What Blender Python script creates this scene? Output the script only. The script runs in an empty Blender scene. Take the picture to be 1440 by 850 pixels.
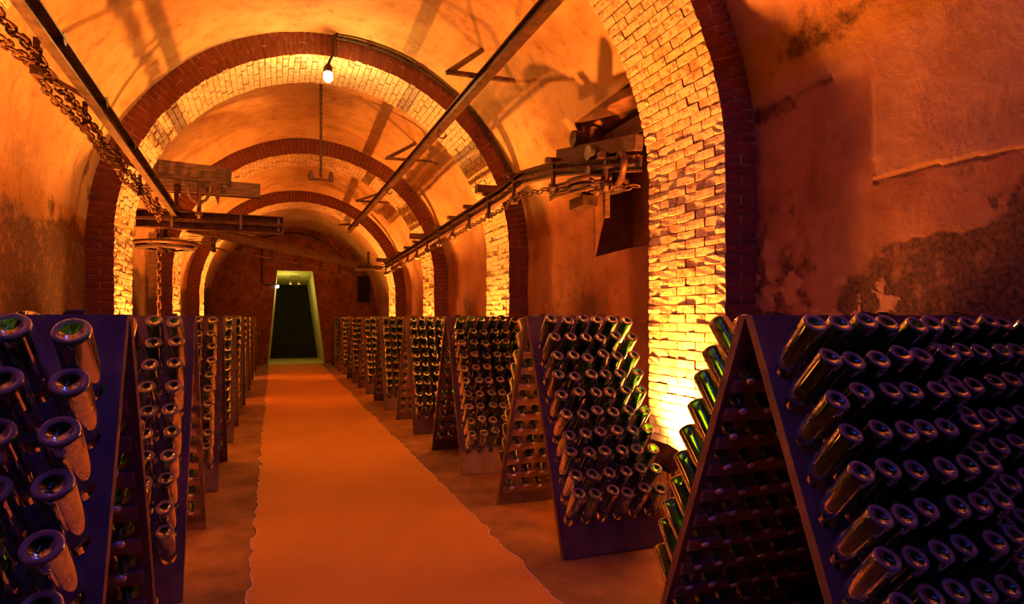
import bpy, bmesh, math, random
from mathutils import Vector, Matrix, noise, Euler

random.seed(7)
R = random.Random(11)
sc = bpy.context.scene
COL = sc.collection
PI = math.pi

# ---------------------------------------------------------------- camera, world, big lights, exposure
YAW = math.atan(335 / 900)
cd = bpy.data.cameras.new('camera'); cam = bpy.data.objects.new('camera', cd); COL.objects.link(cam)
cam.location = (0, 0, 1.5); cam.rotation_euler = (PI / 2, 0, -YAW)
cd.sensor_width = 36; cd.lens = 22.5; cd.shift_y = 21 / 1440; cd.clip_start = 0.05; cd.clip_end = 200
sc.camera = cam
sc.view_settings.view_transform = 'Standard'; sc.view_settings.look = 'None'
sc.view_settings.gamma = 1; sc.view_settings.use_curve_mapping = False
sc.view_settings.exposure = 0.2
w = bpy.data.worlds.new('world'); sc.world = w; w.use_nodes = True
w.node_tree.nodes['Background'].inputs[0].default_value = (0.02, 0.006, 0.002, 1)
w.node_tree.nodes['Background'].inputs[1].default_value = 0.3


def area(name, loc, rot, sx, sy, power, color, spread=PI):
    d = bpy.data.lights.new(name, 'AREA'); d.shape = 'RECTANGLE'; d.size = sx; d.size_y = sy
    d.energy = power; d.color = color; d.spread = spread
    o = bpy.data.objects.new(name, d); COL.objects.link(o); o.location = loc; o.rotation_euler = rot
    return o


FLOOD_POWER = 300
FLOOD_COL = (1.0, 0.25, 0.030)
# blue tube lamp under the crown of the near bay (its fitting is built further down)
area('blue_tube_light', (0.45, -0.6, 4.36), (0, 0, 0), 0.2, 4.4, 44, (0.04, 0.075, 1.0))

# ---------------------------------------------------------------- geometry of the tunnel
XC = 0.65; RV = 2.52; RA = 2.25
def zc(Y): return 2.52 - 0.0385 * (Y - 3.6)
YB, YE = -5.0, 21.5
ARCH_Y = [3.6, 7.9, 12.1, 16.3]; ARCH_W = 0.96
S_, C_ = math.sin(YAW), math.cos(YAW)
def proj(p):
    d = p[0] * S_ + p[1] * C_; r = p[0] * C_ - p[1] * S_
    if d < 0.1: return (-9999, -9999, d)
    return (720 + 900 * r / d, 446 - 900 * (p[2] - 1.5) / d, d)
def in_frame(p, m=0):
    x, y, d = proj(p)
    return -m < x < 1440 + m and -m < y < 850 + m and d > 0.2


# ---------------------------------------------------------------- materials
def newmat(name):
    m = bpy.data.materials.new(name); m.use_nodes = True
    nt = m.node_tree; b = nt.nodes['Principled BSDF']
    return m, nt, b
def N(nt, t, **kw):
    n = nt.nodes.new(t)
    for k, v in kw.items(): setattr(n, k, v)
    return n
def noise_fac(nt, scale, detail=6, lo=0.35, hi=0.65, coord='Object', rough=0.6, dist=0.0, stretch=None):
    tc = N(nt, 'ShaderNodeTexCoord'); src = tc.outputs[coord]
    if stretch:
        mp = N(nt, 'ShaderNodeMapping'); mp.inputs['Scale'].default_value = stretch
        nt.links.new(src, mp.inputs[0]); src = mp.outputs[0]
    n = N(nt, 'ShaderNodeTexNoise'); n.inputs['Scale'].default_value = scale; n.inputs['Detail'].default_value = detail
    n.inputs['Roughness'].default_value = rough; n.inputs['Distortion'].default_value = dist
    nt.links.new(src, n.inputs['Vector'])
    r = N(nt, 'ShaderNodeMapRange'); r.inputs[1].default_value = lo; r.inputs[2].default_value = hi
    nt.links.new(n.outputs['Fac'], r.inputs[0])
    return r.outputs[0], n.outputs['Fac']
def mix(nt, fac, a, b):
    m = N(nt, 'ShaderNodeMix', data_type='RGBA')
    for s, v in ((m.inputs[0], fac), (m.inputs[6], a), (m.inputs[7], b)):
        if hasattr(v, 'is_output'): nt.links.new(v, s)
        elif isinstance(v, tuple): s.default_value = (*v, 1)
        else: s.default_value = v
    return m.outputs[2]
def mathn(nt, op, a, b=None, clamp=False):
    m = N(nt, 'ShaderNodeMath', operation=op); m.use_clamp = clamp
    for s, v in ((m.inputs[0], a), (m.inputs[1], b)):
        if v is None: continue
        if hasattr(v, 'is_output'): nt.links.new(v, s)
        else: s.default_value = v
    return m.outputs[0]
def bump(nt, b, h, strength=0.4, dist=0.01):
    bp = N(nt, 'ShaderNodeBump'); bp.inputs['Strength'].default_value = strength; bp.inputs['Distance'].default_value = dist
    nt.links.new(h, bp.inputs['Height']); nt.links.new(bp.outputs[0], b.inputs['Normal'])
def simple(name, c1, c2, scale, rough=0.7, metal=0.0, bs=0.3, bd=0.005, stretch=None, detail=6, lo=0.35, hi=0.65):
    m, nt, b = newmat(name)
    f, raw = noise_fac(nt, scale, detail, lo, hi, stretch=stretch)
    nt.links.new(mix(nt, f, c1, c2), b.inputs['Base Color'])
    b.inputs['Roughness'].default_value = rough; b.inputs['Metallic'].default_value = metal
    if bs: bump(nt, b, raw, bs, bd)
    return m

M = {}
# plaster: the mesh carries 'tone' (old reddish render .. pale lime coat) and 'wear' (mould, flaking, dark line under the plaster step)
m, nt, b = newmat('plaster')
at = N(nt, 'ShaderNodeAttribute', attribute_name='tone'); aw = N(nt, 'ShaderNodeAttribute', attribute_name='wear')
f1, raw1 = noise_fac(nt, 2.2, 8, 0.3, 0.7); f2, raw2 = noise_fac(nt, 9, 10, 0.42, 0.62, rough=0.7); f3, raw3 = noise_fac(nt, 38, 6, 0.4, 0.6)
f4, raw4 = noise_fac(nt, 1.3, 9, 0.45, 0.7, rough=0.68, dist=0.6, stretch=(1, 1, 0.35))
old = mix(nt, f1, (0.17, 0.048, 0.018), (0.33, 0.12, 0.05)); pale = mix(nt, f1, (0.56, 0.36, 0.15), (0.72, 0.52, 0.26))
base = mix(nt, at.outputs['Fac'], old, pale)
base = mix(nt, mathn(nt, 'MULTIPLY', f4, 0.6), base, (0.40, 0.17, 0.07))
f5, raw5 = noise_fac(nt, 3.4, 10, 0.50, 0.66, rough=0.72, dist=0.4); f6, raw6 = noise_fac(nt, 6.0, 9, 0.56, 0.68, rough=0.7, stretch=(1, 1, 0.3))
base = mix(nt, mathn(nt, 'MULTIPLY', f5, 0.38), base, (0.27, 0.10, 0.04)); base = mix(nt, mathn(nt, 'MULTIPLY', f6, 0.5), base, (0.16, 0.06, 0.025))
ws = mathn(nt, 'ADD', aw.outputs['Fac'], mathn(nt, 'MULTIPLY', mathn(nt, 'SUBTRACT', raw2, 0.5), 1.5))
wr = N(nt, 'ShaderNodeMapRange'); wr.inputs[1].default_value = 0.36; wr.inputs[2].default_value = 0.72; nt.links.new(ws, wr.inputs[0])
base = mix(nt, mathn(nt, 'MULTIPLY', wr.outputs[0], 0.92), base, mix(nt, f3, (0.03, 0.013, 0.009), (0.12, 0.045, 0.022)))
nt.links.new(base, b.inputs['Base Color']); b.inputs['Roughness'].default_value = 0.9
hh = mathn(nt, 'ADD', raw1, mathn(nt, 'ADD', mathn(nt, 'MULTIPLY', raw2, 0.5), mathn(nt, 'SUBTRACT', mathn(nt, 'MULTIPLY', raw3, 0.15), mathn(nt, 'MULTIPLY', wr.outputs[0], 0.35))))
bump(nt, b, hh, 0.6, 0.03); M['plaster'] = m

# brick: bare red on the ring face, remains of limewash on the underside (world-normal of the face in the wall)
m, nt, b = newmat('brick')
oi = N(nt, 'ShaderNodeObjectInfo'); geo = N(nt, 'ShaderNodeNewGeometry')
tc = N(nt, 'ShaderNodeTexCoord')
nz = N(nt, 'ShaderNodeTexNoise'); nz.inputs['Scale'].default_value = 6; nz.inputs['Detail'].default_value = 8; nz.inputs['Roughness'].default_value = 0.7
nt.links.new(geo.outputs['Position'], nz.inputs['Vector'])
nf = N(nt, 'ShaderNodeTexNoise'); nf.inputs['Scale'].default_value = 45; nf.inputs['Detail'].default_value = 5
nt.links.new(geo.outputs['Position'], nf.inputs['Vector'])
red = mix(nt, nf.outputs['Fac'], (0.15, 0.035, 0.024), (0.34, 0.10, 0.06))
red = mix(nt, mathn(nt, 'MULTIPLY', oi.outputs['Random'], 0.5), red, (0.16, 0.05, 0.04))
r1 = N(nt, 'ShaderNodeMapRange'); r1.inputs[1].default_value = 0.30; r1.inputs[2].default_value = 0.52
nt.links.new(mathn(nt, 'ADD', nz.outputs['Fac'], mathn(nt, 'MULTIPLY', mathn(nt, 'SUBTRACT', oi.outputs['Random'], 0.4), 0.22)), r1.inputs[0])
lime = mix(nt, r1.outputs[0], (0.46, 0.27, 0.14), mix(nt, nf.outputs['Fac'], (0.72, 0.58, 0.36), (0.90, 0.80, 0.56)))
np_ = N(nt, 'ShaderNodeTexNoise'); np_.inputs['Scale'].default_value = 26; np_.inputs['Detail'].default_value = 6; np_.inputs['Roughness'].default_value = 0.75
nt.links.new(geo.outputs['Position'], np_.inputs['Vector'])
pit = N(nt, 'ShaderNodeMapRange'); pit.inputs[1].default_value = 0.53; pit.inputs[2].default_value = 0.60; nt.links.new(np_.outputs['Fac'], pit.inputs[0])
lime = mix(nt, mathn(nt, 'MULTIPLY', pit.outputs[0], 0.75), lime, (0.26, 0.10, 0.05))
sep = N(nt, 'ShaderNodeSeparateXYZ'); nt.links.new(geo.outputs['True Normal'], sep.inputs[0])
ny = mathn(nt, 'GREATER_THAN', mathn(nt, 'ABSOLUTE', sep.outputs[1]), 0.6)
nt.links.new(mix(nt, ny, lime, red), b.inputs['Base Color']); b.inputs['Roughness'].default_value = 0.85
bump(nt, b, mathn(nt, 'SUBTRACT', nz.outputs['Fac'], mathn(nt, 'MULTIPLY', pit.outputs[0], 0.35)), 0.55, 0.012); M['brick'] = m
M['mortar'] = simple('mortar', (0.22, 0.11, 0.06), (0.50, 0.34, 0.20), 14, 0.95, bs=0.6)

M['floor'] = simple('concrete_floor', (0.15, 0.075, 0.022), (0.34, 0.18, 0.055), 3.1, 0.75, bs=0.35, bd=0.01, detail=10, lo=0.33, hi=0.68)
m, nt, b = newmat('path')
f1, raw1 = noise_fac(nt, 1.4, 8, 0.3, 0.7); f2, raw2 = noise_fac(nt, 90, 4, 0.3, 0.7); f3, raw3 = noise_fac(nt, 23, 3, 0.70, 0.76)
c = mix(nt, f1, (0.58, 0.27, 0.025), (0.68, 0.33, 0.035)); c = mix(nt, mathn(nt, 'MULTIPLY', f2, 0.3), c, (0.45, 0.25, 0.12)); c = mix(nt, mathn(nt, 'MULTIPLY', f3, 0.5), c, (0.2, 0.1, 0.06))
nt.links.new(c, b.inputs['Base Color']); b.inputs['Roughness'].default_value = 0.8; bump(nt, b, raw2, 0.3, 0.004); M['path'] = m
M['path_edge'] = simple('path_edge', (0.5, 0.33, 0.2), (0.8, 0.6, 0.4), 20, 0.9)
M['wood'] = simple('rack_wood', (0.085, 0.045, 0.032), (0.18, 0.10, 0.065), 5, 0.6, bs=0.3, bd=0.004, stretch=(2, 12, 1), detail=8)
M['slat'] = simple('slat_wood', (0.16, 0.08, 0.05), (0.30, 0.17, 0.105), 6, 0.7, bs=0.3, bd=0.003, stretch=(1, 9, 9))
M['timber'] = simple('old_timber', (0.07, 0.035, 0.022), (0.19, 0.10, 0.06), 5, 0.8, bs=0.6, bd=0.01, stretch=(1, 8, 8), detail=8)
M['iron'] = simple('rusty_iron', (0.05, 0.026, 0.018), (0.17, 0.075, 0.04), 12, 0.55, 0.35, bs=0.4)
M['steel'] = simple('worn_steel', (0.09, 0.07, 0.055), (0.24, 0.16, 0.11), 14, 0.4, 0.6, bs=0.2)
M['cable'] = simple('black_cable', (0.02, 0.012, 0.01), (0.05, 0.03, 0.02), 20, 0.6)
M['cap'] = simple('crown_cap', (0.50, 0.42, 0.38), (0.72, 0.62, 0.56), 30, 0.4, 0.3, bs=0)
M['door'] = simple('dark_door', (0.010, 0.010, 0.006), (0.022, 0.02, 0.012), 6, 0.9, bs=0.2)
M['reveal'] = simple('reveal_plaster', (0.45, 0.42, 0.18), (0.62, 0.58, 0.28), 5, 0.9, bs=0.4)
M['opening_dark'] = simple('opening_black', (0.012, 0.007, 0.005), (0.02, 0.012, 0.008), 4, 0.95, bs=0)  # near-black colour stands in for the unlit inside of an opening
M['rag'] = simple('dark_plaster', (0.12, 0.05, 0.028), (0.30, 0.13, 0.065), 4, 0.9, bs=0.5, bd=0.02, detail=9)  # darker plaster tone lining the niche

m, nt, b = newmat('bottle_glass')
oi = N(nt, 'ShaderNodeObjectInfo')
f1, raw1 = noise_fac(nt, 22, 8, 0.46, 0.66, rough=0.7); f2, raw2 = noise_fac(nt, 8, 3, 0.3, 0.7)
tc = N(nt, 'ShaderNodeTexCoord'); sp = N(nt, 'ShaderNodeSeparateXYZ'); nt.links.new(tc.outputs['Object'], sp.inputs[0])
rim = N(nt, 'ShaderNodeMapRange'); rim.inputs[1].default_value = 0.0062; rim.inputs[2].default_value = 0.0025; nt.links.new(sp.outputs[2], rim.inputs[0])
dust = mathn(nt, 'MULTIPLY', f1, mathn(nt, 'ADD', mathn(nt, 'MULTIPLY', oi.outputs['Random'], 0.22), 0.03))
dust = mathn(nt, 'MAXIMUM', dust, mathn(nt, 'MULTIPLY', rim.outputs[0], mathn(nt, 'ADD', mathn(nt, 'MULTIPLY', oi.outputs['Random'], 0.3), 0.55)), True)
b.inputs['Base Color'].default_value = (0.022, 0.17, 0.003, 1); b.inputs['Transmission Weight'].default_value = 0.9
b.inputs['Roughness'].default_value = 0.05; b.inputs['IOR'].default_value = 1.36
db = N(nt, 'ShaderNodeBsdfDiffuse'); db.inputs[0].default_value = (0.30, 0.20, 0.16, 1)
ms = N(nt, 'ShaderNodeMixShader'); nt.links.new(dust, ms.inputs[0]); nt.links.new(b.outputs[0], ms.inputs[1]); nt.links.new(db.outputs[0], ms.inputs[2])
nt.links.new(ms.outputs[0], nt.nodes['Material Output'].inputs['Surface']); M['glass'] = m

def emis(name, col, st):
    m, nt, b = newmat(name); b.inputs['Base Color'].default_value = (*col, 1)
    b.inputs['Emission Color'].default_value = (*col, 1); b.inputs['Emission Strength'].default_value = st
    return m
M['bulb'] = emis('lit_bulb', (1.0, 0.62, 0.2), 14); M['floodglass'] = emis('lit_flood_glass', (1.0, 0.5, 0.12), 30)
M['doorbulb'] = emis('lit_door_bulb', (0.9, 0.9, 1.0), 10)


# ---------------------------------------------------------------- mesh helpers
class MB:
    def __init__(s): s.v = []; s.f = []; s.mi = []; s.cur = 0
    def add(s, vs, fs):
        o = len(s.v); s.v += [tuple(p) for p in vs]
        for f in fs: s.f.append(tuple(i + o for i in f)); s.mi.append(s.cur)
        return s
    def box(s, c, d, mat=None):
        hx, hy, hz = d[0] / 2, d[1] / 2, d[2] / 2
        vs = [Vector((x, y, z)) for x in (-hx, hx) for y in (-hy, hy) for z in (-hz, hz)]
        if mat is not None: vs = [mat @ v for v in vs]
        vs = [v + Vector(c) for v in vs]
        return s.add(vs, [(0, 1, 3, 2), (4, 6, 7, 5), (0, 4, 5, 1), (2, 3, 7, 6), (0, 2, 6, 4), (1, 5, 7, 3)])
    def bar(s, a, b, w, h, up=(0, 0, 1)):
        a, b = Vector(a), Vector(b); d = b - a; L = d.length; d.normalize(); up = Vector(up)
        if abs(d.dot(up)) > 0.98: up = Vector((0, 1, 0))
        x = d.cross(up).normalized(); z = x.cross(d)
        return s.box((a + b) / 2, (w, L, h), Matrix((x, d, z)).transposed())
    def tube(s, pts, r, n=8, closed=False):
        pts = [Vector(p) for p in pts]; K = len(pts); base = len(s.v)
        prev = None
        for i, p in enumerate(pts):
            if closed: t = pts[(i + 1) % K] - pts[i - 1]
            else: t = pts[min(i + 1, K - 1)] - pts[max(i - 1, 0)]
            t.normalize()
            if prev is None:
                u = t.orthogonal().normalized()
            else:
                u = (prev - t * prev.dot(t)).normalized()
            prev = u; v = t.cross(u); rr = r[i] if isinstance(r, (list, tuple)) else r
            for k in range(n):
                a = 2 * PI * k / n; s.v.append(tuple(p + (u * math.cos(a) + v * math.sin(a)) * rr))
        for i in range(K if closed else K - 1):
            j = (i + 1) % K
            for k in range(n):
                l = (k + 1) % n
                s.f.append((base + i * n + k, base + i * n + l, base + j * n + l, base + j * n + k)); s.mi.append(s.cur)
        if not closed:
            s.f.append(tuple(base + k for k in reversed(range(n)))); s.mi.append(s.cur)
            s.f.append(tuple(base + (K - 1) * n + k for k in range(n))); s.mi.append(s.cur)
        return s
    def lathe(s, prof, n, mat=None):
        base = len(s.v); idx = []
        for r, z in prof:
            if r < 1e-6: idx.append([len(s.v)]); s.v.append((0, 0, z))
            else:
                row = []
                for k in range(n):
                    a = 2 * PI * k / n; row.append(len(s.v)); s.v.append((r * math.cos(a), r * math.sin(a), z))
                idx.append(row)
        for i in range(len(prof) - 1):
            A, B = idx[i], idx[i + 1]
            for k in range(n):
                l = (k + 1) % n
                if len(A) == 1 and len(B) == 1: continue
                if len(A) == 1: f = (A[0], B[l], B[k])
                elif len(B) == 1: f = (A[k], A[l], B[0])
                else: f = (A[k], A[l], B[l], B[k])
                s.f.append(f[::-1]); s.mi.append(s.cur)
        if mat is not None:
            for i in range(base, len(s.v)): s.v[i] = tuple(mat @ Vector(s.v[i]))
        return s
    def mesh(s, name, mats, smooth=False):
        me = bpy.data.meshes.new(name); me.from_pydata(s.v, [], s.f)
        for k in (mats if isinstance(mats, (list, tuple)) else [mats]): me.materials.append(M[k])
        me.polygons.foreach_set('material_index', s.mi)
        if smooth: me.polygons.foreach_set('use_smooth', [True] * len(me.polygons))
        me.update(); return me
    def build(s, name, mats, parent=None, smooth=False, fix=False):
        me = s.mesh(name, mats, smooth)
        if fix:
            bm = bmesh.new(); bm.from_mesh(me); bmesh.ops.recalc_face_normals(bm, faces=bm.faces); bm.to_mesh(me); bm.free()
        return link(name, me, parent)
def link(name, me, parent=None, loc=None, rot=None):
    o = bpy.data.objects.new(name, me); COL.objects.link(o)
    if parent: o.parent = parent
    if loc is not None: o.location = loc
    if rot is not None: o.rotation_euler = rot
    return o
def tag(o, label, cat, group=None, kind=None):
    o['label'] = label; o['category'] = cat
    if group: o['group'] = group
    if kind: o['kind'] = kind
    return o
def thing(name, label, cat, loc=(0, 0, 0), group=None, rot=(0, 0, 0)):
    return tag(link(name, None, None, loc, rot), label, cat, group)
def struct(o, label=None):
    o['kind'] = 'structure'
    if label: o['label'] = label
    return o
def sm(a, b, x):
    t = max(0, min(1, (x - a) / (b - a))); return t * t * (3 - 2 * t)
def fbm(p, o=5): return noise.fractal(Vector(p), 0.9, 2.1, o)


# ---------------------------------------------------------------- walls and vault
DY = 0.075
NY = int(round((YE - YB) / DY)); YS = [YB + (YE - YB) * i / NY for i in range(NY + 1)]
N0, N1 = 4.65, 6.0                                                   # tall niche in the right wall
YS = [y for y in YS if not 1.4 < y < 3.65] + [1.4 + 0.025 * i for i in range(91)]
YS = sorted(set([y for y in YS if min(abs(y - N0), abs(y - N1)) > 0.03] + [N0, N1]))
TW = sorted(set([i / 30 for i in range(16)] + [0.5 + i / 160 for i in range(81)] + [0.878]))
NT_ANG = 25.5

def step_edge(p):
    n3 = 0.02 * fbm((p[0] * 4 + 3, p[1] * 4, p[2] * 4 + 9))
    return (2.27 if p[1] < 2.68 + n3 else 2.94 + 0.02 * (p[1] - 2.7)) + n3
def paint(p, side):
    X, Y, Z = p; c = zc(Y); h = Z - c
    n = fbm((X * 0.7, Y * 0.7, Z * 0.7)); n2 = fbm((X * 1.9 + 7, Y * 1.9, Z * 1.9)); n3 = fbm((X * 4 + 3, Y * 4, Z * 4 + 9))
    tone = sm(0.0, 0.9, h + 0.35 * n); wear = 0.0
    if side > 0 and Y < 3.7:                                        # stained near bay
        edge = step_edge(p)
        tone = 0.40 + 0.15 * n2 if Z > edge else 0.16 + 0.15 * n2 + 0.1 * n
        d = Z - edge
        wear = max(0.72 * sm(0.05, 0.0, -d), 0.66 * sm(0.22, 0.0, -d + 0.12 * n3) * sm(-0.3, 0.2, n2)) if d < 0 else 0  # dark line along the underside of the plaster step, patchier band below
        zl = 2.10 - 0.38 * (Y - 1.9)
        wear = max(wear, 1.15 * sm(0.05, -0.05, Z - zl + 0.16 * n2 + 0.05 * n3) * sm(3.0, 2.85, Y + 0.1 * n3) * (0.75 + 0.4 * n3))
        wear = max(wear, 0.62 * sm(0.1, -0.3, Z - 2.2 + 0.4 * n2) * sm(3.02, 3.2, Y + 0.1 * n2))
        fl = sm(0.15, 0.35, 0.6 * n3 + 0.7 * fbm((Y * 9, Z * 9, 8))) * sm(1.95, 1.75, Z + 0.15 * n2) * sm(2.2, 2.5, Y)
        fl = max(fl, sm(0.05, 0.3, fbm((Y * 7, Z * 7, 3))) * sm(3.15, 3.3, Y) * sm(2.15, 2.0, Z))
        tone = max(tone, 0.5 * fl); wear *= 1 - 0.9 * fl
        wear = max(wear, 0.7 * sm(0.25, 0.0, abs(Z - 3.15 - 0.3 * n) + 0.25 * abs(Y - 2.95)))
        if Z > 3.3: tone = max(tone, sm(3.3, 3.9, Z + 0.2 * n))
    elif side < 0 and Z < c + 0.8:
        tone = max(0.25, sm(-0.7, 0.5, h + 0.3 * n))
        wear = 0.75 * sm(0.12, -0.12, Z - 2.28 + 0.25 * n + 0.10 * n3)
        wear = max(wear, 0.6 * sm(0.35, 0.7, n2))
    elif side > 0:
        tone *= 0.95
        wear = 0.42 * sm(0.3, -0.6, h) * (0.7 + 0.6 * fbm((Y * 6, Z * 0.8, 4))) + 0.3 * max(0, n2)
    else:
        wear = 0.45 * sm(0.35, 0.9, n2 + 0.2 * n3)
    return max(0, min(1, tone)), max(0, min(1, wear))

def skin(name, pts_fn, us, side, skip=None):
    v = []; f = []; tone = []; wear = []
    for y in YS:
        for u in us:
            p, nrm = pts_fn(u, y); p = Vector(p)
            p += Vector(nrm) * 0.018 * fbm((p.x * 0.9 + 4, p.y * 0.9, p.z * 0.9), 4)
            sd = side(p); t, k = paint(p, sd)
            if sd > 0 and p.y < 3.6 and p.z < step_edge(p) : p -= Vector(nrm) * 0.011
            v.append(tuple(p)); tone.append(t); wear.append(k)
    K = len(us)
    for i in range(len(YS) - 1):
        for j in range(K - 1):
            if skip and skip((YS[i] + YS[i + 1]) / 2, (us[j] + us[j + 1]) / 2): continue
            f.append((i * K + j, i * K + j + 1, (i + 1) * K + j + 1, (i + 1) * K + j))
    me = bpy.data.meshes.new(name); me.from_pydata(v, [], f); me.materials.append(M['plaster'])
    for nm, arr in (('tone', tone), ('wear', wear)):
        a = me.attributes.new(nm, 'FLOAT', 'POINT'); a.data.foreach_set('value', arr)
    me.polygons.foreach_set('use_smooth', [True] * len(me.polygons))
    return struct(link(name, me))
inn = lambda y: N0 < y < N1
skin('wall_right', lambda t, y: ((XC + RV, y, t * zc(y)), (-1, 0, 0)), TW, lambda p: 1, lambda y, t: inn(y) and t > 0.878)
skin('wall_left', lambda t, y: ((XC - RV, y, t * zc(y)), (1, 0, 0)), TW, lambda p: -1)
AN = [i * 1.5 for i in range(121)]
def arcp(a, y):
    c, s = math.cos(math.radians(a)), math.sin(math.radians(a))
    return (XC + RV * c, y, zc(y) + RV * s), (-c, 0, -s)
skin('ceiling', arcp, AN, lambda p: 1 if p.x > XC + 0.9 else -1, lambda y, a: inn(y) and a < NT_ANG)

# niche lining
def nz_(y): return 0.878 * zc(y)
xb = 3.62; a0 = arcp(NT_ANG, N0)[0]; a1 = arcp(NT_ANG, N1)[0]; xr = XC + RV
b = MB()
b.add([(xb, N0, nz_(N0)), (xb, N1, nz_(N1)), (xb, N1, a1[2] - 0.1), (xb, N0, a0[2] - 0.1), (xr, N0, nz_(N0)), (xr, N1, nz_(N1)), a1, a0],
      [(0, 1, 2, 3), (0, 4, 5, 1), (3, 2, 6, 7)])
for Yn, back, top in ((N0, 0, 3), (N1, 1, 2)):
    ring = [(xb, Yn, nz_(Yn)), (xr, Yn, nz_(Yn))] + [arcp(a, Yn)[0] for a in [1.5 * k for k in range(18)]] + [(xb, Yn, arcp(NT_ANG, Yn)[0][2] - 0.1)]
    b.add(ring, [tuple(range(len(ring)))])
niche = struct(b.build('wall_niche', 'rag'), 'tall dark recess cut into the wall and vault behind the conveyor')
b = MB(); b.bar((3.4, 4.66, 3.36), (3.4, 5.99, 3.33), 0.3, 0.16); b.build('lintel', 'timber', niche)

# floor
b = MB(); fx = [-2.0 + 5.3 * i / 40 for i in range(41)]; fy = [YB + (26 - YB) * i / 150 for i in range(151)]
for y in fy:
    for x in fx: b.v.append((x, y, 0.0))
for i in range(150):
    for j in range(40): b.f.append((i * 41 + j, i * 41 + j + 1, (i + 1) * 41 + j + 1, (i + 1) * 41 + j)); b.mi.append(0)
struct(b.build('floor', 'floor'))
# the worn strip down the aisle
b = MB(); el = MB(); er = MB(); n = 420; L = []; Rr = []
for i in range(n + 1):
    y = -3 + (21.45 + 3) * i / n
    L.append((-0.13 + 0.040 * fbm((0, y * 4.5, 1)) + 0.02 * fbm((0, y * 0.5, 5)), y))
    Rr.append((1.40 + 0.030 * fbm((9, y * 4.5, 1)) + 0.03 * fbm((3, y * 0.5, 5)), y))
for (xl, y), (xr_, _) in zip(L, Rr):
    b.v += [(xl - 0.004, y, 0.0), (xl, y, 0.009), (xr_, y, 0.009), (xr_ + 0.004, y, 0.0)]
for i in range(n):
    for k in range(3): b.f.append((i * 4 + k, i * 4 + k + 1, i * 4 + k + 5, i * 4 + k + 4)); b.mi.append(0)
path = b.build('aisle_path', 'path'); tag(path, 'long pale worn strip with ragged edges running down the aisle to the doorway', 'path')
for pts, nm in ((L, 'ragged_edge'), (Rr, 'ragged_edge')):
    e = MB(); e.tube([(x, y, 0.007) for x, y in pts], 0.006, 5); e.build(nm, 'path_edge', path)

# end walls
def wall_end(name, Y, hole, mat):
    bm = bmesh.new(); c = zc(Y)
    out = [(XC - RV - 0.05, 0), (XC + RV + 0.05, 0)] + [(XC + (RV + 0.05) * math.cos(a), c + (RV + 0.05) * math.sin(a)) for a in [PI * i / 40 for i in range(41)]]
    def loop(pp):
        vs = [bm.verts.new((x, Y, z)) for x, z in pp]
        return [bm.edges.new((vs[i], vs[(i + 1) % len(vs)])) for i in range(len(vs))]
    es = loop(out)
    if hole: es += loop(hole)
    bmesh.ops.triangle_fill(bm, edges=es, use_beauty=True)
    me = bpy.data.meshes.new(name); bm.to_mesh(me); bm.free(); me.materials.append(M[mat])
    t = me.attributes.new('tone', 'FLOAT', 'POINT'); t.data.foreach_set('value', [0.08] * len(me.vertices))
    t = me.attributes.new('wear', 'FLOAT', 'POINT'); t.data.foreach_set('value', [0.44] * len(me.vertices))
    return struct(link(name, me))
HF = [(-0.19, 0.002), (1.55, 0.002), (1.17, 2.97), (0.10, 2.97)]; HB = [(-0.12, 0.0), (1.51, 0.0), (1.13, 2.66), (0.13, 2.66)]; YD = 24.5
endw = wall_end('wall_end', YE, HF, 'plaster'); wall_end('wall_back', YB, None, 'plaster')
b = MB(); vs = [(x, YE, z) for x, z in HF] + [(x, YD, z) for x, z in HB]
b.add(vs, [(1, 2, 6, 5), (2, 3, 7, 6), (3, 0, 4, 7)]); b.build('door_reveal', 'reveal', endw)
b = MB(); b.add([(-0.19, YE, 0.004), (1.55, YE, 0.004), (1.51, YD, 0.004), (-0.12, YD, 0.004)], [(0, 1, 2, 3)]); b.build('threshold', 'reveal', endw)
d = MB(); xm = 0.69
d.add([(HB[0][0], YD - .01, 0.004), (xm - .006, YD - .01, 0.004), (xm - .006, YD - .01, 2.66), (HB[3][0], YD - .01, 2.66)], [(0, 1, 2, 3)])
d.add([(xm + .006, YD - .012, 0.004), (HB[1][0], YD - .012, 0.004), (HB[2][0], YD - .012, 2.66), (xm + .006, YD - .012, 2.66)], [(0, 1, 2, 3)])
d.box((0.69, YD + 0.05, 1.4), (1.9, 0.06, 3.0))
dr = struct(d.build('door_1', 'door'), 'dark double door deep inside the sloped doorway')
for z in (0.5, 1.3, 2.1):
    h = MB(); h.box((0.69, YD - 0.03, z), (1.05, 0.04, 0.09)); h.build('cross_rail', 'door', dr)
b = MB()                                                            # flat black panel paints in the dark of a small high opening
b.box((2.78, YE - 0.015, 2.42), (0.42, 0.03, 0.86)); wn = struct(b.build('window_1', 'opening_dark'), 'small opening in the end wall, its dark painted on a flat panel')
b = MB()
for x in (2.56, 3.0): b.box((x, YE - 0.02, 2.42), (0.05, 0.05, 0.92))
for z in (1.97, 2.87): b.box((2.78, YE - 0.02, z), (0.46, 0.05, 0.05))
b.build('window_frame', 'timber', wn)

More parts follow.
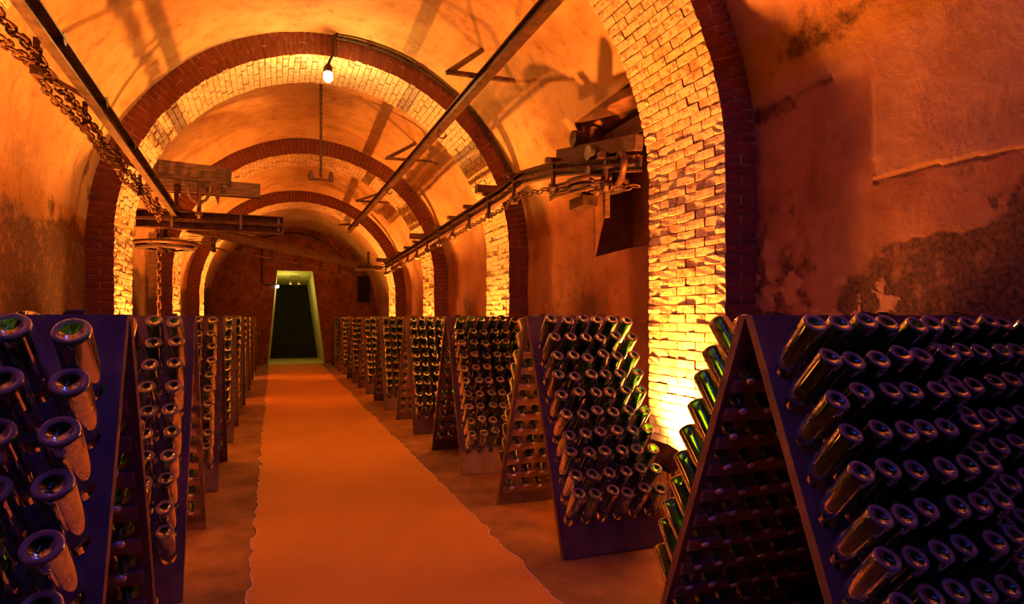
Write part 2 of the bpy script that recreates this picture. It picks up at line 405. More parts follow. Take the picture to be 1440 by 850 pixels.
# ---------------------------------------------------------------- brick arches
def frame_at(s, Y, zs):
    """s: length along the inner face from the right foot over the crown to the left foot"""
    A = PI * RA
    if s < zs: return Vector((XC + RA, Y, s)), Vector((-1, 0, 0)), Vector((0, 0, 1))
    if s < zs + A:
        a = (s - zs) / RA
        return Vector((XC + RA * math.cos(a), Y, zs + RA * math.sin(a))), Vector((-math.cos(a), 0, -math.sin(a))), Vector((-math.sin(a), 0, math.cos(a)))
    return Vector((XC - RA, Y, zs - (s - zs - A))), Vector((1, 0, 0)), Vector((0, 0, -1))
def brick_mesh(k):
    bm = bmesh.new(); bmesh.ops.create_cube(bm, size=1); bmesh.ops.subdivide_edges(bm, edges=bm.edges, cuts=1, use_grid_fill=True)
    rr = random.Random(k)
    for v in bm.verts:
        cn = sum(abs(abs(c) - 0.5) < 1e-4 for c in v.co)
        if cn == 3: v.co *= 0.965
        v.co += Vector((rr.uniform(-.008, .008), rr.uniform(-.035, .035), rr.uniform(-.014, .014)))
    me = bpy.data.meshes.new('brick'); bm.to_mesh(me); bm.free(); me.materials.append(M['brick'])
    return me
BM_ = [brick_mesh(k) for k in range(5)]
ARCH_LABEL = ['glowing brick arch whose floodlit pier stands between the widest rack and the niche',
              'brick arch carrying the lit bulb and the curving black conduit',
              'brick arch just beyond the hanging twin lamp holder', 'last brick arch before the dark doorway']
PITCH = 0.069; RING = RV - RA
for ai, Y0 in enumerate(ARCH_Y):
    zs = zc(Y0); tot = 2 * zs + PI * RA; nc = int(tot / PITCH)
    core = MB(); ks = [tot * i / 90 for i in range(91)]
    for s in ks:
        p, nn, t = frame_at(s, 0, zs)
        for dep, yy in ((0.013, Y0 + 0.013), (0.013, Y0 + ARCH_W - 0.013), (RING + 0.02, Y0 + ARCH_W - 0.013), (RING + 0.02, Y0 + 0.013)):
            q = p - nn * dep; core.v.append((q.x, yy, max(q.z, 0)))
    for i in range(90):
        for k in range(4): core.f.append((i * 4 + k, i * 4 + (k + 1) % 4, i * 4 + 4 + (k + 1) % 4, i * 4 + 4 + k)); core.mi.append(0)
    arch = core.build('brick_arch', 'mortar', None, fix=True)
    struct(arch, ARCH_LABEL[ai])
    cells = []
    for k in range(nc):
        s = (k + 0.5) * tot / nc; p, nn, t = frame_at(s, 0, zs)
        odd = k % 2; y = Y0
        first = 0.225 if odd else 0.11
        lens = [first]; rest = ARCH_W - first
        while rest > 0.02:
            l = min(0.228, rest) if rest > 0.3 else rest
            lens.append(l); rest -= l
        for q, l in enumerate(lens):
            yc = y + l / 2; y += l
            edge = q == 0 or q == len(lens) - 1
            deps = ([(0, RING)] if not odd else [(0, 0.13), (0.138, RING - 0.138)]) if edge else [(0, 0.07)]
            for d0, dd in deps:
                c = p - nn * (d0 + dd / 2); c.y = yc
                cells.append((c, nn, t, l - 0.007, PITCH - 0.008, dd))
    def score(cell):
        c, nn = cell[0], cell[1]
        f = c + nn * cell[5] / 2
        if not in_frame(f, 5) or f.z < 0.55 or (ai > 0 and f.z < 1.5): return 1e9
        facing = nn.dot(Vector((0, 0, 1.5)) - f)
        if facing < 0 and cell[0].y - cell[3] / 2 > Y0 + 0.02: return 1e9
        return proj(f)[2]
    order = sorted(range(len(cells)), key=lambda i: score(cells[i]))
    single = set(i for i in order[:300] if score(cells[i]) < 1e8) if ai < 2 else set()
    rest = MB()
    for i, (c, nn, t, ly, lt, ld) in enumerate(cells):
        rot = Matrix((Vector((0, 1, 0)), t, nn)).transposed()
        jit = Euler((R.uniform(-.02, .02), R.uniform(-.02, .02), R.uniform(-.015, .015))).to_matrix()
        c = c + nn * R.uniform(-0.005, 0.004)
        m3 = rot @ jit
        if i in single:
            o = link('brick', BM_[R.randrange(5)], arch)
            o.matrix_local = Matrix.Translation(c) @ m3.to_4x4() @ Matrix.Diagonal((ly, lt, ld, 1))
        else: rest.box(c, (ly, lt, ld), m3)
    ro = rest.build('far_bricks', 'brick', arch); ro['kind'] = 'stuff'

# ---------------------------------------------------------------- riddling racks
RW, RH, RS = 0.74, 1.5, 0.60
LB = math.hypot(RH, RS); ZT, ZP = 1.300, 0.121                      # top hole height, row pitch (vertical)
CP = 0.117; TH = 0.036
def holed_board():
    """board in (x, s): s runs down the board from its top; y = thickness"""
    b = MB(); x0 = -RW / 2; xs0 = -3 * CP; sp = ZP * LB / RH; s_top = (RH - ZT) * LB / RH - sp / 2; s_bot = s_top + 10 * sp
    def slab(xa, xb_, sa, sb): b.box(((xa + xb_) / 2, 0, -(sa + sb) / 2), (xb_ - xa, TH, sb - sa))
    slab(x0, -x0, 0, s_top); slab(x0, -x0, s_bot, LB); slab(x0, xs0, s_top, s_bot); slab(-xs0, -x0, s_top, s_bot)
    for r in range(10):
        for c in range(6):
            cx = xs0 + (c + .5) * CP; cs = -(s_top + (r + .5) * sp); hw, hh = CP / 2, sp / 2
            sq = [(-hw, -hh), (0, -hh), (hw, -hh), (hw, 0), (hw, hh), (0, hh), (-hw, hh), (-hw, 0)]
            ho = [(0.041 * math.cos(a), 0.040 * math.sin(a)) for a in [PI * 1.25 + PI / 4 * k for k in range(8)]]
            vs = []
            for yy in (-TH / 2, TH / 2):
                vs += [(cx + x, yy, cs + z) for x, z in sq] + [(cx + x, yy, cs + z) for x, z in ho]
            fs = []
            for k in range(8):
                l = (k + 1) % 8
                fs += [(k, l, 8 + l, 8 + k), (16 + l, 16 + k, 24 + k, 24 + l), (8 + k, 8 + l, 24 + l, 24 + k)]
            b.add(vs, fs)
    return b.mesh('board', 'wood')
BOARD = holed_board()
SLAT = MB().box((0, 0, 0), (RW - 0.05, 0.016, 0.052)).mesh('slat', 'slat')
HINGE = MB().box((0, 0, 0.004), (0.05, 0.07, 0.006)).tube([(-.025, 0, .008), (.025, 0, .008)], 0.008, 8).mesh('hinge', 'iron')
LEAN = math.atan2(RS, RH)
FRONTS = {}
ORD = ['', 'first', 'second', 'third', 'fourth', 'fifth', 'sixth', 'seventh', 'eighth', 'ninth', 'tenth']
def make_rack(cx, Y, label, group):
    t = thing('riddling_rack', label, 'rack', (cx, Y, 0), group)
    for sgn in (-1, 1):                                             # -1: board leaning towards -Y
        o = link('board', BOARD, t, (0, sgn * (0.02), RH), (sgn * LEAN, 0, 0))
        for k in range(10):
            s = ((RH - ZT) + (k + 0.52) * ZP) * LB / RH
            q = link('slat', SLAT, t); off = TH / 2 + 0.009
            q.rotation_euler = (sgn * LEAN, 0, 0)
            q.location = (0, sgn * 0.02 + sgn * s * math.sin(LEAN) - sgn * off * math.cos(LEAN), RH - s * math.cos(LEAN) - off * math.sin(LEAN))
    for x in (-0.24, 0.24): link('hinge', HINGE, t, (x, 0, RH + 0.006))
    return t
RX = 1.67 + RW / 2; LX = -0.45 - RW / 2
RACKS = []                                                          # (cx, Y, aisle sign, phrase, side, index)
for i in range(9):
    RACKS.append((RX, 1.96 + 2.25 * i, -1, '%s rack from doorway, niche side' % ORD[9 - i], 'R', i))
    RACKS.append((LX + (0.06 if i == 0 else 0), 2.12 + 2.27 * i, 1, '%s rack from doorway, timber side' % ORD[9 - i], 'L', i))
RACKS.append((RX + RW + 0.005, 2.10, -1, 'rack pushed against stained wall', 'W', 0))
for cx, Y, sg, ph, sd, i in RACKS:
    if sd == 'R': lab = 'wooden A-frame bottle rack, %s from the doorway in the row along the niche wall' % ORD[9 - i]; g = 'racks along the niche wall'
    elif sd == 'L': lab = 'wooden A-frame bottle rack, %s from the doorway in the row under the timber beams' % ORD[9 - i]; g = 'racks under the timber beams'
    else: lab = 'wooden A-frame bottle rack pushed against the stained plaster wall'; g = 'racks along the niche wall'
    make_rack(cx, Y, lab, g)

# ---------------------------------------------------------------- bottles
PROF = [(0, .0185), (.006, .0178), (.012, .0157), (.018, .0118), (.023, .0074), (.0275, .0034), (.032, .0010), (.038, 0), (.0415, .002), (.0437, .007), (.044, .014), (.044, .10), (.0438, .175), (.042, .192), (.0375, .208),
        (.031, .224), (.0245, .240), (.0195, .254), (.0165, .268), (.0150, .285), (.0146, .300), (.0165, .302), (.0165, .308), (.0150, .310), (.0145, .316), (0, .316)]
BOT = MB().lathe(PROF, 26).mesh('bottle', 'glass', True)
CAPM = MB().lathe([(.0172, .309), (.0172, .316), (.0150, .3205), (0, .3215)], 16).mesh('crown_cap', 'cap', True)
LOW = [(0, .028), (.028, .012), (.0375, 0), (.0437, .006), (.044, .18), (.034, .216), (.0195, .254), (.0148, .295), (.0148, .316), (0, .316)]
AX = math.radians(50); HOLE_AT = 0.247
ROWN = ['top', 'second', 'third', 'fourth', 'fifth', 'sixth', 'seventh', 'eighth', 'ninth', 'bottom']
slots = []
for cx, Y, sg, ph, sd, i in RACKS:
    for face in (-1, 1):
        for r in range(10):
            for c in range(6):
                zh = ZT - r * ZP; yh = Y + face * (0.02 + RS * (RH - zh) / RH)
                x = cx + (-sg) * (-2.5 * CP + c * CP)               # c = 0 on the aisle side
                ang = AX + R.uniform(-.05, .05) + 0.012 * (r - 4.5); yaw = R.uniform(-.045, .045); ins = R.uniform(-.014, .010)
                out = Vector((math.sin(yaw), face * math.cos(ang), math.sin(ang))).normalized()
                base = Vector((x, yh, zh)) + out * (HOLE_AT + ins)
                rot = (-out).to_track_quat('Z', 'Y')
                if sd == 'W': vis = face < 0 and in_frame(base, 20)
                elif sd == 'R':
                    if face < 0: vis = c < {0: 6, 1: 6, 2: 5, 3: 4}.get(i, 3)
                    else: vis = (i == 0 and (c == 0 or r > 1) and c < 5) or (i == 1 and c < 2 + (r > 6)) or (i == 2 and c < 1)
                else:
                    if face < 0: vis = c < {0: 3, 1: 3, 2: 2}.get(i, 1) or (i == 2 and r == 0)
                    else: vis = i == 0 and c == 0 and r > 2
                tip = base - out * 0.3
                if face > 0: vis = vis and in_frame(tip, 5)
                else: vis = vis and in_frame(base, 20)
                slots.append((vis, proj(base)[2], base, rot, sd, i, face, r, c, ph))
vis = sorted([s for s in slots if s[0]], key=lambda s: s[1])[:300]
keep = set(id(s) for s in vis)
for s in vis:
    _, _, base, rot, sd, i, face, r, c, ph = s
    o = link('bottle', BOT); o.location = base; o.rotation_mode = 'QUATERNION'
    o.rotation_quaternion = rot @ Euler((0, 0, R.uniform(0, 6.28))).to_quaternion()
    lab = '%s row, %s from aisle, %s, %s' % (ROWN[r], ORD[c + 1], 'doorward face' if face > 0 else 'face turned from doorway', ph)
    tag(o, ('bottle, ' if face < 0 and sd != 'W' else 'dark bottle, ') + lab,
        'bottle', 'bottles stuck neck-down in the racks')
    link('crown_cap', CAPM, o)
rest = MB()
for s in slots:
    if id(s) in keep: continue
    m4 = Matrix.Translation(s[2]) @ s[3].to_matrix().to_4x4()
    rest.cur = 0; rest.lathe(LOW, 12, m4); rest.cur = 1; rest.lathe([(.0172, .309), (.0165, .3185), (0, .3215)], 7, m4)
ro = rest.build('bottle_mass', ['glass', 'cap'], None, True)
tag(ro, 'dark bottles packed neck-down in the racks farther down the aisle', 'bottles', kind='stuff')

# ---------------------------------------------------------------- floodlights at the pier feet
def floodlight(x, y, sg, label):
    """sg: +1 when the pier is on the +X side"""
    t = thing('floodlight', label, 'floodlight', (x, y, 0), 'floodlights at the pier feet')
    b = MB(); b.box((0, 0, 0.012), (0.22, 0.3, 0.024)); b.build('base_plate', 'iron', t)
    b = MB()
    for s in (-1, 1): b.bar((0, s * .17, 0.02), (0, s * .17, 0.46), 0.03, 0.008, (1, 0, 0))
    b.bar((0, -.17, 0.03), (0, .17, 0.03), 0.03, 0.01); b.build('yoke', 'iron', t)
    h = link('housing', MB().add(
        [(-.07, -.10, 0), (.07, -.10, 0), (.07, .10, 0), (-.07, .10, 0), (-.12, -.16, .14), (.12, -.16, .14), (.12, .16, .14), (-.12, .16, .14),
         (-.10, -.14, .12), (.10, -.14, .12), (.10, .14, .12), (-.10, .14, .12)],
        [(3, 2, 1, 0), (0, 1, 5, 4), (1, 2, 6, 5), (2, 3, 7, 6), (3, 0, 4, 7), (4, 5, 9, 8), (5, 6, 10, 9), (6, 7, 11, 10), (7, 4, 8, 11)]).mesh('housing', 'iron'),
        t, (0, 0, 0.40), (0, sg * math.radians(31), 0))
    for k in range(5):
        f = MB(); f.box((0, -0.08 + 0.04 * k, -0.012), (0.12, 0.006, 0.03)); f.build('cooling_fin', 'iron', h)
    g = MB(); g.box((0, 0, 0.122), (0.2, 0.28, 0.006)); g.build('glass_front', 'floodglass', h)
    l = area('flood_light', (0, 0, 0.145), (PI, 0, 0), 0.09, 0.12, FLOOD_POWER, FLOOD_COL, math.radians(122)); l.parent = h
    return t
PIERN = ['first pier out from the widest rack', 'pier carrying the curved conduit', 'pier beyond the twin lamp holder', 'pier closest to the doorway']
for k, Y0 in enumerate(ARCH_Y):
    floodlight(XC + RA - 0.21, Y0 + 0.48, 1, 'iron floodlight at the foot of the %s, niche side' % PIERN[k])
    floodlight(XC - RA + 0.21, Y0 + 0.48, -1, 'iron floodlight at the foot of the %s, timber side' % PIERN[k])

# ---------------------------------------------------------------- bulb on the second arch with its conduit
ya = ARCH_Y[1] - 0.03; zs1 = zc(ARCH_Y[1])
def ring_pt(deg, r, y=ya): return (XC + r * math.cos(math.radians(deg)), y, zs1 + r * math.sin(math.radians(deg)))
t = thing('bulb_lamp', 'lit bare bulb hanging from the brick ring of the arch', 'lamp', (0.60, ya - 0.05, 4.34))
b = MB(); b.lathe([(0, -.075), (.03, -.068), (.05, -.04), (.056, -.005), (.05, .03), (.03, .055), (0, .06)], 18); b.build('bulb', 'bulb', t, True)
b = MB(); b.lathe([(.028, .045), (.05, .055), (.05, .10), (.03, .13), (.012, .15)], 16); b.build('socket', 'iron', t, True)
b = MB(); b.tube([(0, 0, .13), (0.02, 0, .19), (0.05, 0.01, .25), (0.06, 0.02, .33), (0.05, 0.02, .42), (0.06, 0.02, .49), (0.11, 0.02, .52)], 0.015, 8); b.build('cord', 'cable', t, True)
pl = bpy.data.lights.new('bulb_glow', 'POINT'); pl.energy = 60; pl.color = (1, .5, .13); pl.shadow_soft_size = .07
po = link('bulb_glow', pl, t, (0, -0.0, -0.13))
b = MB(); b.tube([ring_pt(a, RV - 0.045) for a in range(89, 21, -2)], 0.022, 8)
t = thing('conduit', 'black conduit following the outer curve of the arch from bulb to pier', 'conduit', ring_pt(89, RV))
o = b.build('pipe', 'cable', t, True); o.matrix_parent_inverse = Matrix.Translation(-Vector(t.location))
for a in (80, 66, 52, 38, 26):
    c = MB(); p = ring_pt(a, RV - 0.045, ya + 0.0); c.box(p, (0.03, 0.05, 0.075), Matrix.Rotation(-math.radians(a - 90), 3, 'Y').transposed()); q = c.build('clip', 'iron', t); q.matrix_parent_inverse = Matrix.Translation(-Vector(t.location))

# twin lamp holder hanging on a twisted rod
yt = 9.5; zt = zc(yt) + RV
t = thing('twin_lamp_holder', 'empty twin lamp holder hanging on a long twisted rod from the vault', 'lamp holder', (0.63, yt, 3.46))
H = zt - 3.46
b = MB()
for ph in (0, PI): b.tube([(0.011 * math.cos(i * .9 + ph), 0.011 * math.sin(i * .9 + ph), H * i / 70) for i in range(71)], 0.012, 6)
b.build('twisted_rod', 'iron', t, True)
b = MB(); b.tube([(-.15, 0, 0.0), (.15, 0, 0.0)], 0.016, 8); b.build('cross_bar', 'iron', t, True)
for x in (-.14, .14):
    b = MB(); b.lathe([(.028, -.02), (.034, 0), (.034, .06), (.022, .085), (.022, .115), (0, .12)], 12); link('lamp_socket', b.mesh('lamp_socket', 'iron', True), t, (x, 0, 0))

# ---------------------------------------------------------------- overhead rail with its hangers
def child(b, name, mat, t, smooth=False):
    o = b.build(name, mat, t, smooth); o.matrix_parent_inverse = Matrix.Translation(-Vector(t.location)); return o
t = thing('ceiling_rail', 'long rusty iron rail slung under the vault on bent hangers', 'rail', (1.84, 1.0, 3.75))
b = MB(); b.bar((1.84, 0.5, 3.80), (1.84, 17.2, 3.80), 0.075, 0.014); b.bar((1.84, 0.5, 3.755), (1.84, 17.2, 3.755), 0.016, 0.09); b.bar((1.84, 0.5, 3.705), (1.84, 17.2, 3.705), 0.095, 0.018)
child(b, 'rail_beam', 'iron', t)
for Y in (2.3, 5.9, 9.41, 13.08, 16.6):
    b = MB(); b.bar((1.54, Y, 3.825), (2.22, Y, 3.825), 0.05, 0.035); h = child(b, 'hanger', 'iron', t)
    zv = lambda X: zc(Y) + math.sqrt(RV ** 2 - (X - XC) ** 2)
    b = MB(); b.bar((1.55, Y, 3.82), (2.16, Y + 0.82, zv(2.16)), 0.05, 0.04); child(b, 'strut', 'iron', t)
    b = MB(); b.bar((2.21, Y, 3.82), (2.50, Y + 0.82, zv(2.50)), 0.04, 0.03); child(b, 'strut', 'iron', t)
for Y in (7.3, 10.9, 14.2):
    b = MB(); b.tube([(1.84 + 0.05 * math.cos(a), Y, 3.67 - 0.035 + 0.045 * math.sin(a)) for a in [PI * .6 + i * .4 for i in range(12)]], 0.009, 6); child(b, 'hook', 'iron', t, True)

# ---------------------------------------------------------------- conveyor on the timber side
LXR = -1.2
def lz(Y): return 2.83 - 0.051 * (Y - 9.2)
t = thing('conveyor_rail', 'iron conveyor rail descending along the timber side with chain trolleys', 'rail', (LXR, 1.2, lz(1.2)))
b = MB(); b.bar((LXR, 1.2, lz(1.2)), (LXR, 9.1, lz(9.1)), 0.012, 0.12)
for dz in (-.06, .06): b.bar((LXR + .025, 1.2, lz(1.2) + dz), (LXR + .025, 9.1, lz(9.1) + dz), 0.06, 0.012)
child(b, 'channel', 'steel', t)
for Y in [2.4 + 1.02 * k for k in range(7)]:
    z = lz(Y); b = MB(); b.bar((LXR + .05, Y, z + .07), (LXR - .09, Y, z + .03), 0.04, 0.02); b.bar((LXR - .09, Y, z + .05), (LXR - .09, Y, z - .13), 0.03, 0.02); tr = child(b, 'trolley', 'iron', t)
    for dx in (-.03, .04):
        b = MB(); b.tube([(LXR + dx - .012, Y, z + .06), (LXR + dx + .012, Y, z + .06)], 0.038, 12); o = b.build('wheel', 'steel', tr)
    b = MB(); b.box((LXR - .09, Y, z - .15), (.045, .08, .05)); o = b.build('counterweight', 'iron', tr)
for Y in (3.0, 5.6, 7.6):
    z = lz(Y); xv = XC - math.sqrt(RV ** 2 - max(0, z + .35 - zc(Y)) ** 2)
    b = MB(); b.bar((LXR + .01, Y, z + .06), (xv - .02, Y, z + .35), 0.05, 0.03); child(b, 'wall_bracket', 'iron', t)

def chain(name, label, pts_fn, n, size, wire):
    lk = MB(); a, c = size
    path = []
    for i in range(16):
        th = 2 * PI * i / 16; path.append((a * (1 if math.cos(th) > 0 else -1) * .45 + a * .55 * math.cos(th), c * math.sin(th), 0))
    lk.tube(path, wire, 5, True); lm = lk.mesh('chain_link', 'iron', True)
    t = thing(name, label, 'chain', pts_fn(0))
    for i in range(n):
        p0, p1 = Vector(pts_fn(i / n)), Vector(pts_fn((i + 1) / n)); d = (p1 - p0).normalized()
        q = d.to_track_quat('X', 'Z') @ Euler(((PI / 2 if i % 2 else 0) + 0.5 + R.uniform(-.35, .35), R.uniform(-.1, .1), R.uniform(-.1, .1))).to_quaternion()
        o = link('chain_link', lm, t); o.rotation_mode = 'QUATERNION'; o.rotation_quaternion = q; o.location = (p0 + p1) / 2 - Vector(t.location)
    return t
def cpath(dx, dz, sag):
    def f(u):
        Y = 2.2 + 6.7 * u; k = ((Y - 2.4) / 1.02) % 1
        return (LXR + dx + .01 * math.sin(Y * 9), Y, lz(Y) + dz - sag * 4 * k * (1 - k))
    return f
chain('chain', 'heavy rusty link chain slung from the trolleys of the descending rail', cpath(-.085, -.05, .03), 84, (.056, .027), .0085)
chain('chain', 'second slack chain hanging lowest beneath the descending rail', cpath(-.105, -.115, .05), 84, (.056, .026), .008)

# cantilever timbers and turntable wheels
YM = 9.05
t = thing('timber_beam', 'thick old timber cantilever with iron channel sticking out from the vault', 'beam', (-1.6, YM, 3.3))
b = MB(); b.bar((-1.72, YM, 3.36), (-0.52, YM, 3.30), 0.22, 0.22); child(b, 'timber', 'timber', t)
b = MB(); b.bar((-1.70, YM + .1, 3.19), (-0.17, YM + .06, 3.16), 0.16, 0.18); child(b, 'inner_timber', 'timber', t)
b = MB(); b.bar((-1.70, YM - .10, 3.20), (-0.53, YM - .10, 3.16), 0.05, 0.05); child(b, 'iron_angle', 'steel', t)
for x in (-1.35, -.54):
    b = MB(); b.box((x, YM, 3.3), (.03, .25, .26)); child(b, 'strap', 'iron', t)
t = thing('beam_hanger', 'iron U-shaped hanger joining the thick timber to the double channel below', 'hanger', (-.88, YM, 2.85))
b = MB(); b.tube([(-1.02, YM - .13, 3.2), (-1.01, YM - .13, 3.05), (-.96, YM - .13, 2.97), (-.88, YM - .13, 2.94), (-.81, YM - .13, 2.97), (-.76, YM - .13, 3.05), (-.75, YM - .13, 3.2)], .018, 8); child(b, 'yoke', 'steel', t, True)
b = MB(); b.add([(-.75, YM - .15, 3.2), (-.62, YM - .15, 3.2), (-.66, YM - .15, 2.92), (-.75, YM - .11, 3.2), (-.62, YM - .11, 3.2), (-.66, YM - .11, 2.92)], [(0, 1, 2), (5, 4, 3), (0, 3, 4, 1), (1, 4, 5, 2), (2, 5, 3, 0)]); child(b, 'gusset', 'iron', t)
b = MB(); b.tube([(-.88, YM - .13, 3.2), (-.88, YM - .13, 2.74)], .024, 8); child(b, 'tie_rod', 'iron', t, True)
b = MB()
for z in (2.95, 2.80): b.tube([(-.88, YM - .13, z - .02), (-.88, YM - .13, z + .02)], .05, 6)
child(b, 'nut', 'iron', t)
t = thing('channel_beam', 'paired iron channel beams crossing from the chain wheels to mid-vault', 'beam', (-1.6, YM + .1, 2.7))
for dz, nm in ((2.80, 'upper_channel'), (2.68, 'lower_channel')):
    b = MB(); b.bar((-1.62, YM + .12, dz), (0.12, YM + .02, dz - .03), 0.02, 0.10)
    for k in (-.05, .05): b.bar((-1.62, YM + .08, dz + k), (0.12, YM - .02, dz - .03 + k), 0.09, 0.012)
    child(b, nm, 'iron', t)
for x in (-1.2, -.4, .06):
    b = MB(); b.box((x, YM - .03, 2.73), (.03, .03, .2)); child(b, 'bolt', 'steel', t)
def wheel(cx, cy, z, r, label):
    t = thing('conveyor_turntable', label, 'turntable', (cx, cy, z))
    b = MB(); b.tube([(r * math.cos(a), r * math.sin(a), 0) for a in [2 * PI * i / 32 for i in range(32)]], 0.028, 6, True); child_ = b.build('rim', 'iron', t, True)
    b = MB(); b.lathe([(0, -.09), (.07, -.09), (.07, .09), (0, .09)], 14); b.build('hub', 'iron', t)
    for k in range(6):
        a = k * PI / 3 + .2; b = MB(); b.bar((0, 0, 0), (r * math.cos(a), r * math.sin(a), 0), .05, .02); b.build('spoke', 'iron', t)
    b = MB(); b.lathe([(r * .6, -.075), (r * .98, -.07), (r * .98, -.05), (r * .6, -.055)], 28); b.build('lower_flange', 'steel', t)
    b = MB(); b.tube([(0, 0, -.12), (0, 0, .38)], .03, 8); b.build('axle', 'iron', t, True)
    return t
wheel(-1.33, 9.45, 2.46, .36, 'flat iron chain wheel under the double channel beams')
wheel(-1.22, 9.6, 2.88, .28, 'smaller iron chain wheel above the lower one, behind the descending rail')
wheel(2.15, 15.75, 2.70, .34, 'distant iron chain wheel beside the last floodlit pier')
wheel(2.90, 5.45, 2.78, .28, 'iron chain wheel half inside the tall wall niche')
t = thing('loose_wire', 'tangle of thin wire loops under the chain wheel', 'wire', (-1.0, 9.2, 2.47))
b = MB()
for k in range(4):
    b.tube([((.22 + .04 * k) * math.cos(a) + .02 * math.sin(3 * a + k), (.2 + .03 * k) * math.sin(a), .02 * math.sin(2 * a + k) + .012 * k) for a in [2 * PI * i / 28 for i in range(28)]], .006, 5, True)
b.build('wire_loops', 'steel', t, True)
chain('chain', 'chain hanging straight down from the wheel on the timber side', lambda u: (-1.36, 9.15, 2.62 - 1.5 * u), 18, (.055, .026), .009)
b = MB(); b.box((-1.60, 10.35, 1.35), (0.12, 0.16, 2.7)); tag(b.build('timber_post', 'timber'), 'dark upright timber post against the wall behind the chain wheel', 'post')

# ---------------------------------------------------------------- crossing rail
t = thing('crossing_rail', 'slanting iron conveyor rail crossing the vault in front of the doorway wall', 'rail', (-1.0, 9.35, 2.66))
A_, B_ = Vector((-1.05, 9.3, 2.68)), Vector((2.0, 15.75, 2.72))
b = MB(); b.bar(A_, B_, .015, .13)
for k in (-.065, .065): b.bar(A_ + Vector((0, 0, k)), B_ + Vector((0, 0, k)), .07, .014)
child(b, 'channel', 'iron', t)
for u in (.1, .22, .35, .5, .65, .8, .93):
    p = A_.lerp(B_, u); b = MB(); b.box(p + Vector((-.05, 0, -.1)), (.05, .05, .22)); b.tube([p + Vector((-.05, -.03, -.24)), p + Vector((-.05, .03, -.24))], .035, 8); child(b, 'trolley', 'iron', t)
b = MB(); b.tube([A_.lerp(B_, i / 60) + Vector((-.05, 0, -.2 - .02 * math.sin(i * .9) ** 2)) for i in range(61)], .012, 5); child(b, 'drive_chain', 'iron', t)

# ---------------------------------------------------------------- conveyor on the niche side
RP = [(2.95, 4.75, 2.82), (2.86, 5.3, 2.91), (2.72, 6.0, 3.02), (2.62, 6.6, 3.05), (2.60, 7.2, 2.98), (2.59, 8.4, 2.945), (2.58, 12.0, 2.83), (2.55, 15.7, 2.72)]
RP = [Vector(p) for p in RP]
t = thing('conveyor_rail', 'iron conveyor rail with chain running below the vault on the niche side', 'rail', RP[0])
b = MB()
for p, q in zip(RP, RP[1:]):
    b.bar(p, q, .02, .13)
    for k in (-.065, .065): b.bar(p + Vector((0, 0, k)), q + Vector((0, 0, k)), .075, .014)
child(b, 'channel', 'iron', t)
b = MB()
for off in ((-.07, .05), (-.075, -.02), (.06, .09)): b.tube([p + Vector((off[0], 0, off[1])) for p in RP], .016, 6)
child(b, 'guide_pipe', 'iron', t)
def along(P, d):
    for p, q in zip(P, P[1:]):
        L = (q - p).length
        if d <= L: return p.lerp(q, d / L)
        d -= L
    return P[-1]
TOT = sum((q - p).length for p, q in zip(RP, RP[1:]))
d = .4
while d < TOT - .2:
    p = along(RP, d); b = MB(); b.box(p + Vector((-.06, 0, -.08)), (.03, .05, .22)); tr = child(b, 'trolley', 'iron', t)
    b = MB(); b.tube([p + Vector((-.10, 0, -.2)), p + Vector((-.02, 0, -.2))], .045, 10); b.build('wheel', 'steel', tr)
    b = MB(); b.box(p + Vector((-.06, 0, .08)), (.16, .06, .05)); b.build('yoke', 'iron', tr)
    d += .85
lk = MB(); nl = int(TOT / .1)
for i in range(nl):
    p = along(RP, i * TOT / nl) + Vector((-.06, 0, -.2 - .015 * (i % 2))); q = along(RP, (i + 1) * TOT / nl); dirv = (q - along(RP, i * TOT / nl)).normalized() if i < nl - 1 else Vector((0, 1, 0))
    rot = dirv.to_track_quat('X', 'Z').to_matrix() @ Matrix.Rotation((i % 2) * PI / 2 + .4, 3, 'X')
    lk.tube([p + rot @ Vector((.055 * math.cos(a), .026 * math.sin(a), 0)) for a in [2 * PI * k / 10 for k in range(10)]], .009, 4, True)
o = child(lk, 'chain', 'iron', t, True)
for Y, z, wh in ((7.75, 3.12, 'beneath the end of the curved conduit'), (11.95, 3.02, 'on the arch past the twin lamp holder'), (16.15, 2.92, 'on the last arch before the doorway')):
    b = MB(); b.bar((2.40, Y, z), (2.98, Y, z), .12, .10)
    tag(b.build('timber_stub', 'timber'), 'short dark timber stub ' + wh, 'beam', 'stubs over the rail')
# machinery in the niche
t = thing('niche_machinery', 'rusty wooden guide and iron wheel assembly in the tall wall niche', 'machine', (2.95, 5.3, 3.0))
b = MB(); b.bar((2.90, 4.7, 2.98), (2.80, 6.1, 3.18), .08, .13); child(b, 'timber_guide', 'timber', t)
b = MB(); b.tube([(2.76, 5.70, 3.26), (2.90, 5.70, 3.26)], .08, 14); child(b, 'pulley', 'iron', t)
b = MB(); b.tube([(2.74, 5.34, 3.03), (2.79, 5.34, 3.03)], .07, 16); child(b, 'disc_wheel', 'steel', t)
b = MB(); b.tube([(2.74, 5.34, 2.86), (2.79, 5.34, 2.86)], .05, 14); child(b, 'small_disc', 'steel', t)
b = MB()
pts = [(2.78, 6.3, 2.86), (2.70, 5.95, 2.84), (2.66, 5.6, 2.80), (2.72, 5.2, 2.78)]
for k in range(4): b.tube([(x, y, z - .035 * k) for x, y, z in pts], .014, 6)
child(b, 'guide_slat', 'timber', t, True)
b = MB(); pts = [(2.88 + .12 * math.cos(a) - .02, 4.98 + .34 * math.cos(a) * .9, 2.80 + .12 * math.sin(a)) for a in [2 * PI * i / 24 for i in range(24)]]
b.tube(pts, .03, 6, True); child(b, 'oval_ring', 'iron', t, True)
b = MB(); b.box((2.90, 5.75, 2.64), (.16, .30, .10)); child(b, 'bracket_block', 'iron', t)
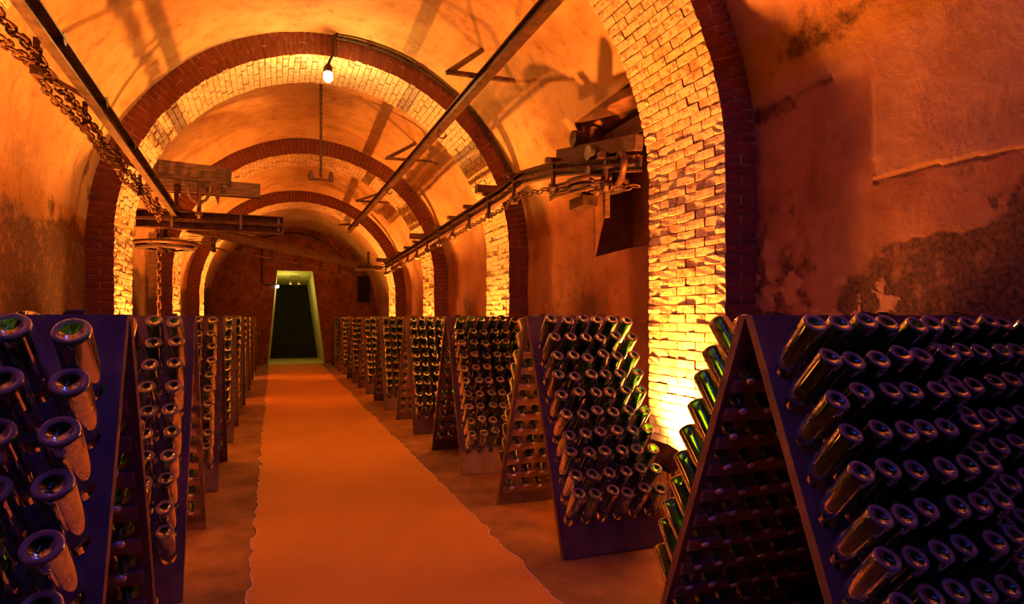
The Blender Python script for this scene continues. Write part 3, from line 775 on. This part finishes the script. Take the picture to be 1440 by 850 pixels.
b = MB(); b.bar((2.98, 5.42, 2.95), (2.98, 5.42, 2.45), .05, .05); child(b, 'leg', 'timber', t)

# ---------------------------------------------------------------- end wall: conduit and door lamp
t = thing('wall_conduit', 'thin black conduit bending over the end wall down to the door lamp', 'conduit', (0.07, YE - .04, 2.5))
pts = [(0.07, 2.50), (-.28, 2.52), (-.34, 2.6), (-.34, 3.85), (-.28, 3.98), (0.1, 4.12), (0.6, 4.18), (1.1, 4.10), (1.6, 3.88), (2.0, 3.55), (2.45, 3.05)]
b = MB(); b.tube([(x, YE - .04, z) for x, z in pts], .022, 6); child(b, 'pipe', 'cable', t, True)
t = thing('door_lamp', 'small white lamp shining at the edge of the doorway', 'lamp', (0.11, YE - .02, 2.46))
b = MB(); b.lathe([(0, -.05), (.035, -.04), (.05, 0), (.035, .04), (0, .05)], 14); b.build('bulb', 'doorbulb', t, True)
b = MB(); b.lathe([(.03, .04), (.04, .05), (.04, .09), (0, .1)], 12); b.build('socket', 'iron', t, True)
pl = bpy.data.lights.new('door_glow', 'POINT'); pl.energy = 16; pl.color = (1, .82, .16); pl.shadow_soft_size = .05
link('door_glow', pl, t, (0.28, 0.55, -0.1))
for x in (.52, .78):
    t = thing('pendant', 'tiny pendant fitting inside the doorway, ' + ('beside the white door lamp' if x < .6 else 'farther from the white door lamp'), 'lamp', (x, 22.3, 2.62), 'pendants in the doorway')
    b = MB(); b.tube([(0, 0, 0), (0, 0, .26)], .01, 6); b.build('rod', 'iron', t)
    b = MB(); b.lathe([(.05, -.05), (.035, 0), (.012, .03)], 10); b.build('shade', 'cap', t, True)

# blue tube lamp of the near bay
t = thing('tube_lamp', 'long blue tube lamp hung lengthwise under the vault crown', 'lamp', (0.45, -0.6, 4.40))
b = MB(); b.box((0, 0, 0.03), (0.32, 4.5, 0.05)); b.build('housing', 'steel', t)
for y in (-.8, .8):
    b = MB(); b.tube([(0, y, .05), (0, y, zc(0) + RV - 4.45)], .01, 6); b.build('drop_rod', 'iron', t)
